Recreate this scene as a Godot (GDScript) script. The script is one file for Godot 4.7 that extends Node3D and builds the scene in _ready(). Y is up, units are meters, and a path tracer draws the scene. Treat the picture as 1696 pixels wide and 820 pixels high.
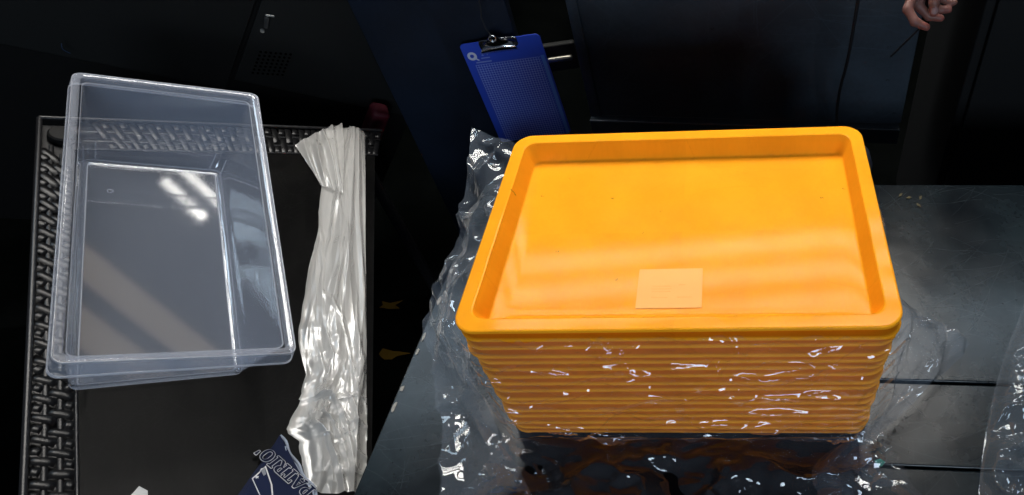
extends Node3D

# ---------------------------------------------------------------- helpers
var rng := RandomNumberGenerator.new()
var names := {}
var TB := Transform3D()          # frame of the sloping woven table: x right, y out of its top, z towards the viewer
var SB := Transform3D()          # frame of the stack of trays on the bench
var BB := Transform3D()          # frame of the steel bench top

func numbered(n: String) -> String:
	var c: int = names.get(n, 0)
	names[n] = c + 1
	return n if c == 0 else "%s_%03d" % [n, c]

func tag(o: Node, label: String, category: String, group := "") -> void:
	o.set_meta("label", label)
	o.set_meta("category", category)
	if group != "":
		o.set_meta("group", group)

func thing(n: String, label: String, category: String, xf := Transform3D(), group := "") -> Node3D:
	var o := Node3D.new()
	o.name = numbered(n)
	add_child(o)
	o.transform = xf
	tag(o, label, category, group)
	return o

func part(n: String, m: Mesh, mat: Material, parent: Node, xf := Transform3D()) -> MeshInstance3D:
	var o := MeshInstance3D.new()
	o.name = n if parent != self else numbered(n)
	o.mesh = m
	o.material_override = mat
	parent.add_child(o, true)
	o.transform = xf
	return o

func structure(n: String, m: Mesh, mat: Material, xf := Transform3D()) -> MeshInstance3D:
	var o := part(n, m, mat, self, xf)
	o.set_meta("kind", "structure")
	return o

func mat(c: Color, rough: float, spec := 0.5, metal := 0.0) -> StandardMaterial3D:
	# c is a linear base colour
	var m := StandardMaterial3D.new()
	m.albedo_color = c.linear_to_srgb()
	m.roughness = rough
	m.metallic_specular = spec
	m.metallic = metal
	m.cull_mode = BaseMaterial3D.CULL_DISABLED
	return m

func film(c: Color, alpha: float, rough: float) -> StandardMaterial3D:
	var m := mat(c, rough, 0.7)
	m.transparency = BaseMaterial3D.TRANSPARENCY_ALPHA
	m.albedo_color.a = alpha
	return m

func ns(seed_: int, freq: float, type := FastNoiseLite.TYPE_SIMPLEX_SMOOTH, oct := 3) -> FastNoiseLite:
	var n := FastNoiseLite.new()
	n.seed = seed_
	n.frequency = freq
	n.noise_type = type
	n.fractal_octaves = oct
	n.fractal_type = FastNoiseLite.FRACTAL_FBM if oct > 1 else FastNoiseLite.FRACTAL_NONE
	return n

func ring(a: float, b: float, r: float, h: float, seg := 6) -> PackedVector3Array:
	# rounded rectangle of half sizes a, b
	var out := PackedVector3Array()
	r = clampf(r, 0.0003, minf(a, b) - 0.0001)
	for c in 4:
		var sx := 1.0 if c == 0 or c == 3 else -1.0
		var sz := 1.0 if c < 2 else -1.0
		for i in seg + 1:
			var t := (c + float(i) / seg) * PI / 2
			out.append(Vector3(sx * (a - r) + cos(t) * r, h, sz * (b - r) + sin(t) * r))
	return out

func loft(rings: Array, groups: Array = [], cap_first := true, cap_last := true, warp = null) -> ArrayMesh:
	# joins rings of equal length; groups gives each band its smoothing group
	var st := SurfaceTool.new()
	st.begin(Mesh.PRIMITIVE_TRIANGLES)
	var n: int = rings[0].size()
	var tri := func(a: Vector3, b: Vector3, c: Vector3):
		for v in [a, b, c]:
			st.set_uv(Vector2(v.x, v.z))
			st.add_vertex(warp.call(v) if warp != null else v)
	for k in rings.size() - 1:
		st.set_smooth_group(groups[k] if k < groups.size() else 1)
		for i in n:
			var j := (i + 1) % n
			var p: Vector3 = rings[k][i]
			var q: Vector3 = rings[k][j]
			var s: Vector3 = rings[k + 1][i]
			var t: Vector3 = rings[k + 1][j]
			if not p.is_equal_approx(q):
				tri.call(p, q, t)
			if not s.is_equal_approx(t):
				tri.call(p, t, s)
	for e in 2:
		if (e == 0 and not cap_first) or (e == 1 and not cap_last):
			continue
		st.set_smooth_group(90 + e)
		var rr: PackedVector3Array = rings[0] if e == 0 else rings[-1]
		var mid := Vector3()
		for v in rr:
			mid += v / n
		for i in n:
			var j := (i + 1) % n
			if e == 0:
				tri.call(mid, rr[j], rr[i])
			else:
				tri.call(mid, rr[i], rr[j])
	st.generate_normals()
	return st.commit()

func slab(sx: float, sy: float, sz: float, bev := 0.002, r := 0.0) -> ArrayMesh:
	# block with rounded edges, standing on y = 0
	var a := sx / 2
	var b := sz / 2
	r = maxf(r, bev)
	bev = minf(bev, sy * 0.49)
	return loft([ring(a - bev, b - bev, r, 0, 4), ring(a - bev * 0.3, b - bev * 0.3, r, bev * 0.3, 4), ring(a, b, r, bev, 4), ring(a, b, r, sy - bev, 4), ring(a - bev * 0.3, b - bev * 0.3, r, sy - bev * 0.3, 4), ring(a - bev, b - bev, r, sy, 4)], [2, 2, 3, 2, 2])

func tube(pts: Array, r: float, sides := 8) -> ArrayMesh:
	var rings := []
	for i in pts.size():
		var d: Vector3 = (pts[mini(i + 1, pts.size() - 1)] - pts[maxi(i - 1, 0)]).normalized()
		var u := d.cross(Vector3(0.31, 0.77, 0.55)).normalized()
		var w := d.cross(u)
		var a := PackedVector3Array()
		for k in sides:
			a.append(pts[i] + (u * cos(TAU * k / sides) + w * sin(TAU * k / sides)) * r)
		rings.append(a)
	return loft(rings)

func curve(pts: Array, steps := 24) -> Array:
	var c := Curve3D.new()
	for i in pts.size():
		var d: Vector3 = (pts[mini(i + 1, pts.size() - 1)] - pts[maxi(i - 1, 0)]) / 5.0
		c.add_point(pts[i], -d, d)
	c.bake_interval = 0.005
	var out := []
	for i in steps + 1:
		out.append(c.sample_baked(c.get_baked_length() * i / steps, true))
	return out

func sheet(f: Callable, nu: int, nv: int) -> ArrayMesh:
	var st := SurfaceTool.new()
	st.begin(Mesh.PRIMITIVE_TRIANGLES)
	st.set_smooth_group(1)
	for j in nv + 1:
		for i in nu + 1:
			var u := float(i) / nu
			var v := float(j) / nv
			st.set_uv(Vector2(u, v))
			st.add_vertex(f.call(u, v))
	for j in nv:
		for i in nu:
			var a := j * (nu + 1) + i
			for k in [a, a + 1, a + nu + 2, a, a + nu + 2, a + nu + 1]:
				st.add_index(k)
	st.generate_normals()
	return st.commit()

func along(pts: Array, t: float) -> Variant:
	# smooth walk through a list of points or numbers
	var x := clampf(t, 0, 1) * (pts.size() - 1)
	var i := mini(int(x), pts.size() - 2)
	var f := x - i
	var p0 = pts[maxi(i - 1, 0)]
	var p1 = pts[i]
	var p2 = pts[i + 1]
	var p3 = pts[mini(i + 2, pts.size() - 1)]
	return 0.5 * ((2.0 * p1) + (p2 - p0) * f + (2.0 * p0 - 5.0 * p1 + 4.0 * p2 - p3) * f * f + (3.0 * p1 - p0 - 3.0 * p2 + p3) * f * f * f)

func poly(pts: Array, h: float, thick := 0.0006) -> ArrayMesh:
	# flat shape with a little thickness, outline in x, z
	var flat := PackedVector2Array(pts)
	var idx := Geometry2D.triangulate_polygon(flat)
	var st := SurfaceTool.new()
	st.begin(Mesh.PRIMITIVE_TRIANGLES)
	st.set_smooth_group(-1)
	for k in range(0, idx.size(), 3):
		for s in [0, 1]:
			for m in 3:
				var q: Vector2 = flat[idx[k + (m if s == 0 else 2 - m)]]
				st.add_vertex(Vector3(q.x, h + (thick if s == 0 else 0.0), q.y))
	for i in flat.size():
		var p := flat[i]
		var q := flat[(i + 1) % flat.size()]
		var a := Vector3(p.x, h, p.y)
		var b := Vector3(q.x, h, q.y)
		var up := Vector3(0, thick, 0)
		for v in [a, b, b + up, a, b + up, a + up]:
			st.add_vertex(v)
	st.generate_normals()
	return st.commit()

func worn(size: int, base: Color, patch: Color, amount: float, scratches: int, scratch: Color, specks: int, seed_: int) -> ImageTexture:
	# surface wear in linear colours: cloudy patches of grime, scratches with outlines, dark specks
	var im := Image.create(size, size, false, Image.FORMAT_RGB8)
	var big := ns(seed_, 3.5 / size, FastNoiseLite.TYPE_SIMPLEX_SMOOTH, 5)
	var fine := ns(seed_ + 1, 60.0 / size, FastNoiseLite.TYPE_SIMPLEX_SMOOTH, 2)
	var lin := PackedColorArray()
	lin.resize(size * size)
	for y in size:
		for x in size:
			var k := clampf(0.5 + big.get_noise_2d(x, y) * 1.1 + fine.get_noise_2d(x, y) * 0.25, 0, 1) * amount
			lin[y * size + x] = base.lerp(patch, k)
	var r := RandomNumberGenerator.new()
	r.seed = seed_ + 5
	for s in scratches:
		var p := Vector2(r.randf(), r.randf()) * size
		var d := Vector2.from_angle(r.randf_range(-0.9, 0.5) if s % 3 else r.randf() * TAU)
		var bend := r.randf_range(-0.006, 0.006)
		var w := r.randf_range(0.15, 0.7)
		for i in int(r.randf_range(0.02, 0.28) * size):
			p += d
			d = d.rotated(bend)
			var at := posmod(int(p.y), size) * size + posmod(int(p.x), size)
			lin[at] = lin[at].lerp(scratch, w * r.randf_range(0.3, 1.0))
	for s in specks:
		var p := Vector2i(r.randi() % size, r.randi() % size)
		for i in r.randi_range(1, 9):
			lin[posmod(p.y + r.randi_range(-1, 1), size) * size + posmod(p.x + r.randi_range(-2, 2), size)] = base * (0.25 if s % 4 else 2.5)
	for i in lin.size():
		im.set_pixel(i % size, i / size, lin[i].linear_to_srgb())
	return ImageTexture.create_from_image(im)

func bump_noise(seed_: int, freq: float, oct := 4) -> NoiseTexture2D:
	var t := NoiseTexture2D.new()
	t.width = 512
	t.height = 512
	t.seamless = true
	t.noise = ns(seed_, freq, FastNoiseLite.TYPE_SIMPLEX_SMOOTH, oct)
	return t

func lamp_panel(n: String, label: String, at: Vector3, w: float, d: float, radiance: float, glow: float, look: Vector3, bars: int, tint: Color) -> void:
	# roof light: frame, glowing sheets between bars, and an area light of the same size before them
	var xf := Transform3D(Basis.looking_at(look, Vector3.FORWARD if absf(look.y) > 0.9 else Vector3.UP), at)
	var o := thing(n, label, "roof light", xf)
	var gm := StandardMaterial3D.new()
	gm.albedo_color = Color(0.3, 0.3, 0.3)
	gm.emission_enabled = true
	gm.emission = tint
	gm.emission_energy_multiplier = glow
	var dark := mat(Color(0.03, 0.032, 0.035), 0.6)
	var pd := d / bars
	var bw := 0.09
	for i in bars:
		var b := BoxMesh.new()
		b.size = Vector3(w, pd - bw, 0.012)
		part("glowing_pane", b, gm, o, Transform3D(Basis(), Vector3(0, -d / 2 + pd * (i + 0.5), 0.012)))
	for i in bars + 1:
		var b := BoxMesh.new()
		b.size = Vector3(w + 0.1, bw, 0.06)
		part("bar", b, dark, o, Transform3D(Basis(), Vector3(0, -d / 2 + pd * i, -0.035)))
	for s in [-1, 1]:
		var b := BoxMesh.new()
		b.size = Vector3(0.05, d - bw - 0.004, 0.055)
		part("frame", b, dark, o, Transform3D(Basis(), Vector3(s * (w / 2 + 0.026), 0, 0.0)))
	var l := AreaLight3D.new()
	l.name = "area_lamp"
	l.area_size = Vector2(w, d)
	l.light_energy = radiance * w * d / PI
	l.light_color = tint
	l.shadow_enabled = true
	l.set("area_range", 12.0)
	l.position = Vector3(0, 0, -0.01)
	o.add_child(l)

# ---------------------------------------------------------------- build
func _ready() -> void:
	rng.seed = 7
	# camera: a shifted lens, as the frame is wider than the view it was taken with
	var cam := Camera3D.new()
	cam.name = "camera"
	add_child(cam)
	cam.transform = Transform3D(Basis(Vector3(0.99612009, -0.06162609, 0.06282505), Vector3(0.08800433, 0.69754510, -0.71111608), Vector3(0, 0.71388621, 0.70026205)), Vector3(0.02651752, 1.03675659, 0.69045513))
	var near := 0.05
	cam.set_frustum(near * 820.0 / 1082.8304, Vector2(848.0 - 1154.6564, 345.1639 - 410.0) / 1082.8304 * near, near, 60.0)
	cam.current = true
	# air and exposure
	var env := Environment.new()
	env.background_mode = Environment.BG_COLOR
	env.background_color = Color(0.030, 0.038, 0.052).linear_to_srgb()
	env.tonemap_mode = Environment.TONE_MAPPER_LINEAR
	env.tonemap_exposure = 1.0
	env.sdfgi_enabled = true
	env.ssao_enabled = true
	env.ssil_enabled = true
	var we := WorldEnvironment.new()
	we.name = "environment"
	we.environment = env
	add_child(we)
	# roof lights above and beyond the benches: wide sheets, two flanking ones, a dim sheet, a bright high window
	var white := Color(1, 0.985, 0.96)
	lamp_panel("roof_light", "widest roof light over the tray stack", Vector3(0.1, 3.0, -1.75), 2.8, 1.3, 27.0, 1.0, Vector3.DOWN, 5, white)
	lamp_panel("roof_light", "small roof light left of the widest one", Vector3(-2.1, 3.0, -1.95), 1.0, 0.9, 8.0, 1.0, Vector3.DOWN, 2, Color(0.84, 0.93, 1.0))
	lamp_panel("roof_light", "small roof light right of the widest one", Vector3(2.0, 3.0, -2.0), 1.1, 1.0, 6.0, 1.0, Vector3.DOWN, 2, Color(0.84, 0.93, 1.0))
	lamp_panel("roof_light", "dim yellowish roof sheet beyond the widest roof light", Vector3(0.5, 3.1, -2.95), 2.4, 0.8, 1.1, 0.4, Vector3.DOWN, 2, Color(1, 0.9, 0.78))
	lamp_panel("high_window", "bright high window beyond the roof lights", Vector3(0.0, 3.0, -4.3), 0.42, 0.30, 26.0, 2.0, Vector3(0, -0.55, 0.84), 2, white)
	lamp_panel("front_fill_light", "added fill light behind the viewer", Vector3(0.3, 1.3, 3.4), 1.3, 0.9, 17.0, 1.5, Vector3(0, -0.15, -1), 1, Color(0.86, 0.93, 1.0))  # added fill from behind the camera, for the stack front and film glints

	TB = Transform3D(Basis(Vector3(0.70001140, -0.59021323, -0.40203530), Vector3(0.59350390, 0.79391226, -0.13212279), Vector3(0.39716137, -0.14612206, 0.90604149)).orthonormalized(), Vector3(-1.00744710, 0.12429944, -0.17994202))
	SB = Transform3D(Basis(Vector3.UP, deg_to_rad(-5.2308)), Vector3.ZERO)
	BB = Transform3D(Basis(Vector3.UP, deg_to_rad(-7.5)), Vector3.ZERO)
	surroundings()
	bench()
	woven_table()
	container()
	trays()
	clear_bag()
	poly_bags()
	cloth()
	clipboard()
	hand()
	small_things()

# ---------------------------------------------------------------- setting
func surroundings() -> void:
	var fm := mat(Color(0.0014, 0.0017, 0.0016), 0.85, 0.05)
	fm.albedo_texture = worn(512, Color(0.35, 0.4, 0.36), Color(1, 1, 1), 1.0, 40, Color(1, 1, 1), 60, 31)
	fm.uv1_triplanar = true
	fm.uv1_scale = Vector3(0.6, 0.6, 0.6)
	var fl := BoxMesh.new()
	fl.size = Vector3(9, 0.1, 8)
	structure("floor", fl, fm, Transform3D(Basis(), Vector3(0, -0.95, -0.9)))
	# yellow paint left on the floor
	var ym := mat(Color(0.055, 0.032, 0.005), 0.85, 0.1)
	for p in [[Vector3(-2.47, 0, -0.97), 0.05], [Vector3(-2.40, 0, -0.93), 0.03], [Vector3(-2.28, 0, -0.66), 0.06], [Vector3(-2.22, 0, -0.68), 0.04], [Vector3(-1.09, 0, -0.62), 0.06], [Vector3(-1.16, 0, -0.84), 0.05]]:
		var pts := []
		for i in 9:
			pts.append(Vector2.from_angle(TAU * i / 9) * p[1] * rng.randf_range(0.3, 1.0) * Vector2(1.3, 0.6))
		var o := part("paint_mark", poly(pts, 0, 0.002), ym, self, Transform3D(Basis(), Vector3(p[0].x, -0.898, p[0].z)))
		o.set_meta("kind", "structure")
	# dark blue sheet wall behind the clipboard
	var wm := mat(Color(0.0075, 0.013, 0.026), 0.55, 0.3)
	wm.albedo_texture = worn(512, Color(0.6, 0.6, 0.6), Color(1, 1, 1), 1.0, 30, Color(1, 1, 1), 30, 41)
	wm.uv1_triplanar = true
	wm.uv1_scale = Vector3(0.8, 0.8, 0.8)
	var o := part("partition_wall", slab(0.40, 1.32, 0.04, 0.004), wm, self, Transform3D(Basis(), Vector3(-0.63, -0.9, -0.955)))
	tag(o, "dark blue sheet metal partition hanging behind the blue clipboard", "wall")

func bench() -> void:
	var o := thing("steel_bench", "dark grey steel workbench under the stack of orange trays", "workbench", BB)
	var tex := worn(1024, Color(0.002, 0.004, 0.006), Color(0.009, 0.0145, 0.018), 1.0, 380, Color(0.045, 0.055, 0.06), 500, 11)
	var m := mat(Color(1, 1, 1), 0.36, 0.36)
	m.albedo_texture = tex
	m.uv1_scale = Vector3(1.1, 1.1, 1)
	var rt := bump_noise(3, 0.012, 5)
	rt.color_ramp = Gradient.new()
	rt.color_ramp.set_color(0, Color(0.70, 0.70, 0.70))
	m.roughness_texture = rt
	m.roughness_texture_channel = BaseMaterial3D.TEXTURE_CHANNEL_RED
	m.roughness = 0.27
	m.heightmap_enabled = true
	m.heightmap_texture = bump_noise(5, 0.03, 5)
	m.heightmap_scale = 0.02
	# plates u0 u1 v0 v1 (metres in the bench frame)
	for q in [[-0.527, 0.2797, -0.405, 0.62, 0.0], [0.2803, 1.25, -0.405, 0.084, 0.0], [0.2803, 1.25, 0.088, 0.233, -0.003], [0.2803, 1.25, 0.237, 0.62, -0.004]]:
		var w: float = q[1] - q[0]
		var d: float = q[3] - q[2]
		part("plate", slab(w, 0.012, d, 0.0025), m, o, Transform3D(Basis(), Vector3(q[0] + w / 2, -0.012 + q[4], q[2] + d / 2)))
	var dark := mat(Color(0.008, 0.009, 0.010), 0.6, 0.3)
	part("frame", slab(1.74, 0.05, 0.99, 0.003), dark, o, Transform3D(Basis(), Vector3(0.365, -0.0715, 0.11)))
	for x in [-0.48, 1.2]:
		for z in [-0.36, 0.57]:
			part("leg", slab(0.05, 0.825, 0.05, 0.003), dark, o, Transform3D(Basis(), Vector3(x, -0.8975, z)))
	# bare metal chips along the left edge
	var chip := mat(Color(0.22, 0.21, 0.19), 0.5, 0.5)
	for z in [-0.14, -0.06, 0.02, 0.055, 0.13, 0.165]:
		var pts := []
		for i in 8:
			pts.append(Vector2(0.0035, 0.010 * rng.randf_range(0.5, 1.3)) * Vector2.from_angle(TAU * i / 8) * rng.randf_range(0.6, 1.2))
		part("worn_chip", poly(pts, 0.0006, 0.0006), chip, o, Transform3D(Basis(), Vector3(-0.520, 0, z)))

# ---------------------------------------------------------------- woven table
func tw(u: float, v: float, h := 0.0) -> Vector3:
	return Vector3(u, h, v)

func border_left(s: float, c: float) -> Vector3:   # s along the edge from the far corner, c across it
	var a := tw(-0.187, -0.391).lerp(tw(-0.155, 0.62), s)
	var b := tw(-0.139, -0.318).lerp(tw(-0.103, 0.62), s)
	return a.lerp(b, c)

func border_far(s: float, c: float) -> Vector3:
	var a := tw(-0.187, -0.391).lerp(tw(0.50, -0.507), s)
	var b := tw(-0.139, -0.310).lerp(tw(0.47, -0.405), s)
	return a.lerp(b, c)

func strand(p: Vector3, q: Vector3, w: float, up: float) -> ArrayMesh:
	# a flat woven strand from p to q that bulges up in the middle and dives at its ends
	var d := (q - p).normalized()
	var n := Vector3.UP
	var side := d.cross(n)
	return sheet(func(u: float, v: float) -> Vector3:
		var x := u * 2 - 1
		var arch := up * (1.0 - pow(absf(x), 4.0) * 1.3)
		var cr := (v * 2 - 1)
		return p.lerp(q, u) + n * (arch - cr * cr * w * 0.13) + side * cr * w * 0.5, 8, 4)

func woven_table() -> void:
	var o := thing("woven_table", "black sloping table with a woven border under the clear box", "table", TB)
	var top := mat(Color(1, 1, 1), 0.36, 0.15)
	top.albedo_texture = worn(1024, Color(0.0022, 0.0022, 0.0022), Color(0.0042, 0.0041, 0.004), 1.0, 700, Color(0.018, 0.018, 0.018), 200, 21)
	top.uv1_scale = Vector3(1.4, 1.4, 1)
	top.heightmap_enabled = true
	top.heightmap_texture = bump_noise(8, 0.03, 5)
	top.heightmap_scale = 0.015
	var strand_m := mat(Color(0.005, 0.005, 0.0055), 0.30, 0.34)
	var frame_m := mat(Color(0.010, 0.010, 0.011), 0.35, 0.45)
	part("top_panel", poly([Vector2(-0.139, -0.312), Vector2(0.47, -0.405), Vector2(0.262, 0.62), Vector2(-0.103, 0.62)], -0.006, 0.006), top, o)
	(o.get_child(0) as MeshInstance3D).mesh = panel_uv([Vector3(-0.139, 0, -0.312), Vector3(0.463, 0, -0.405), Vector3(0.262, 0, 0.62), Vector3(-0.103, 0, 0.62)])
	part("under_board", poly([Vector2(-0.185, -0.388), Vector2(0.485, -0.500), Vector2(0.265, 0.62), Vector2(-0.155, 0.62)], -0.028, 0.016), frame_m, o)
	part("edge_rail", tube([border_left(0.0, -0.06), border_left(0.5, -0.06), border_left(1, -0.06)], 0.005), frame_m, o)
	part("edge_rail", tube([border_far(0, -0.06), border_far(0.5, -0.06), border_far(1, -0.06)], 0.005), frame_m, o)
	part("inner_rail", tube([border_left(0.0, 1.03), border_left(1, 1.03)], 0.0028), frame_m, o)
	part("inner_rail", tube([border_far(0.0, 1.03), border_far(1, 1.03)], 0.0028), frame_m, o)
	var cap := loft([ring(0.022, 0.022, 0.021, -0.01, 8), ring(0.022, 0.022, 0.021, 0.003, 8), ring(0.019, 0.019, 0.018, 0.006, 8)], [1, 2, 2])
	part("corner_cap", cap, mat(Color(0.004, 0.004, 0.004), 0.5, 0.3), o, Transform3D(Basis(), Vector3(-0.155, 0, -0.350)))
	# stakes run along each border, strands weave across them
	for e in 2:
		var f := border_left if e == 0 else border_far
		var count := 52 if e == 0 else 40
		for c in [0.34, 0.68]:
			var pts := []
			for i in 13:
				pts.append(f.call(0.05 + 0.95 * i / 12.0, c) + Vector3(0, -0.0005, 0))
			var p: Vector3 = pts[0]
			var q: Vector3 = pts[12]
			var side := (q - p).normalized().cross(Vector3.UP) * 0.004
			part("stake", sheet(func(u: float, v: float) -> Vector3: return p.lerp(q, u) + side * (v * 2 - 1) + Vector3(0, 0.0005 - 0.0012 * (v * 2 - 1) ** 2, 0), 4, 4), strand_m, o)
		for i in count:
			var s := (0.075 if e == 0 else 0.10) + (1.0 - (0.075 if e == 0 else 0.10)) * (i + 0.5) / count
			var spans := [[0.02, 0.58], [0.74, 0.99]] if i % 2 == 0 else [[0.02, 0.27], [0.41, 0.99]]
			for sp in spans:
				var p: Vector3 = f.call(s + rng.randf_range(-0.002, 0.002), sp[0])
				var q: Vector3 = f.call(s + rng.randf_range(-0.002, 0.002), sp[1])
				part("strand", strand(p, q, rng.randf_range(0.0120, 0.0142), rng.randf_range(0.0022, 0.0032)), strand_m, o)
	for q in [Vector2(-0.14, -0.33), Vector2(0.43, -0.45), Vector2(-0.12, 0.58), Vector2(0.24, 0.58)]:
		# each leg drops plumb to the floor
		var hp := TB * Vector3(q.x, -0.03, q.y)
		var lp := TB.affine_inverse() * Vector3(hp.x, -0.898, hp.z)
		part("leg", tube([Vector3(q.x, -0.029, q.y), lp], 0.016, 10), frame_m, o)

func panel_uv(c: Array) -> ArrayMesh:
	return sheet(func(u: float, v: float) -> Vector3: return (c[0] as Vector3).lerp(c[1], u).lerp((c[3] as Vector3).lerp(c[2], u), v), 24, 40)

# ---------------------------------------------------------------- clear container
func container() -> void:
	var o := thing("clear_box", "empty clear plastic storage box with a wide rim", "storage box", TB)
	var clear := film(Color(0.52, 0.60, 0.76), 0.155, 0.05)
	var rim_m := film(Color(0.66, 0.71, 0.83), 0.25, 0.10)
	var bead_m := film(Color(0.74, 0.77, 0.86), 0.34, 0.22)
	var A := 0.15
	var B := 0.341
	var D := 0.176
	var a0 := 0.1150
	var b0 := 0.2710
	var off := Vector3(-0.010, 0, -0.004)
	# the tall soft walls have sprung out of true: corner heights far left, far right, near left, near right
	var warp := func(v: Vector3) -> Vector3:
		var k := clampf(v.y / D, 0, 1)
		var s := clampf(v.x / A * 0.5 + 0.5, 0, 1)
		var t := clampf(v.z / B * 0.5 + 0.5, 0, 1)
		var dy := lerpf(lerpf(-0.006, 0.011, s), lerpf(0.009, -0.014, s), t)
		var bow := sin(PI * s) * 0.004 * k + 0.0
		var p := v + off * (1.0 - k)
		p.y += dy * k * k + bow * (1.0 if t > 0.5 else -0.3)
		p.y += 0.0012
		return p
	var at := func(h: float, inset: float, r: float) -> PackedVector3Array:
		var k := (h / D)
		return ring(lerpf(a0, A - 0.013, k) - inset, lerpf(b0, B - 0.013, k) - inset, r * 0.55, h, 8)
	# walls and floor of the tub: outside skin, then inside skin
	var th := 0.0018
	part("wall", loft([at.call(0.000, 0.010, 0.02), at.call(0.0012, 0.004, 0.022), at.call(0.006, 0.0005, 0.024), at.call(0.04, 0, 0.024), at.call(0.10, 0, 0.024), at.call(D - 0.012, 0, 0.022)], [1, 1, 1, 1, 1], false, false, warp), clear, o)
	part("wall_inside", loft([at.call(D - 0.012, th, 0.021), at.call(0.10, th, 0.023), at.call(0.04, th, 0.023), at.call(0.008, th + 0.0005, 0.023), at.call(0.0035, th + 0.004, 0.021), at.call(0.0022, th + 0.010, 0.019)], [1, 1, 1, 1, 1], false, false, warp), clear, o)
	part("floor", loft([at.call(0.0022, 0.012, 0.019), at.call(0.0022, 0.05, 0.012)], [1], false, true, warp), clear, o)
	# raised line round the floor and the foot line below
	part("floor_bead", loft([at.call(0.0023, 0.0095, 0.012), at.call(0.0038, 0.0100, 0.0115), at.call(0.0038, 0.0112, 0.011), at.call(0.0023, 0.0118, 0.010)], [1, 1, 1], false, false, warp), bead_m, o)
	part("foot_bead", loft([at.call(0.004, 0.0012, 0.024), at.call(0.0055, 0.0002, 0.0245), at.call(0.0068, 0.0012, 0.024)], [1, 1], false, false, warp), bead_m, o)
	# rim: step, ledge, skirt
	var rim := func(h: float, inset: float, r: float) -> PackedVector3Array:
		return ring(A - inset, B - inset, r, h, 8)
	part("rim_ledge", loft([rim.call(D - 0.012, 0.0140, 0.010), rim.call(D - 0.004, 0.0126, 0.011), rim.call(D - 0.0010, 0.0120, 0.011), rim.call(D - 0.001, 0.0022, 0.014)], [1, 1, 1], false, false, warp), rim_m, o)
	part("rim_bead", loft([rim.call(D - 0.0015, 0.0022, 0.014), rim.call(D - 0.0002, 0.0018, 0.0145), rim.call(D, 0.0010, 0.015), rim.call(D - 0.0006, 0.0002, 0.016), rim.call(D - 0.003, 0, 0.016)], [1, 1, 1, 1], false, false, warp), bead_m, o)
	part("rim_skirt", loft([rim.call(D - 0.003, 0.0001, 0.016), rim.call(D - 0.009, 0.0003, 0.016), rim.call(D - 0.0094, -0.0004, 0.016), rim.call(D - 0.029, -0.0010, 0.016)], [1, 1, 1], false, false, warp), rim_m, o)
	part("skirt_bead", loft([rim.call(D - 0.029, 0.0002, 0.016), rim.call(D - 0.0292, -0.0014, 0.016), rim.call(D - 0.0325, -0.0016, 0.016), rim.call(D - 0.0332, -0.0002, 0.016)], [1, 1, 1], false, false, warp), bead_m, o)
	part("inner_bead", loft([at.call(D - 0.0125, th - 0.0004, 0.021), at.call(D - 0.0112, th + 0.0010, 0.021), at.call(D - 0.0098, th - 0.0006, 0.021)], [1, 1], false, false, warp), bead_m, o)
	# stacking ribs low in the four corners
	for sx in [-1, 1]:
		for sz in [-1, 1]:
			for w in 2:
				var pts := []
				for i in 6:
					var h := 0.004 + 0.042 * i / 5.0
					var k := h / D
					var a := lerpf(a0, A - 0.013, k) - 0.004
					var b := lerpf(b0, B - 0.013, k) - 0.004
					var p := Vector3(sx * (a - (0.018 if w == 0 else 0.0)), h, sz * (b - (0.018 if w == 1 else 0.0)))
					pts.append(warp.call(p))
				part("corner_rib", tube(pts, 0.0014, 6), rim_m, o)
	# small triangular mark moulded in the floor
	for i in 3:
		var a := Vector2.from_angle(TAU * i / 3) * 0.0055
		var b := Vector2.from_angle(TAU * (i + 0.8) / 3) * 0.0055
		part("moulded_mark", tube([Vector3(a.x - 0.080, 0.0042, a.y - 0.190), Vector3(b.x - 0.080, 0.0042, b.y - 0.190)], 0.0005, 6), bead_m, o)

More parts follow.
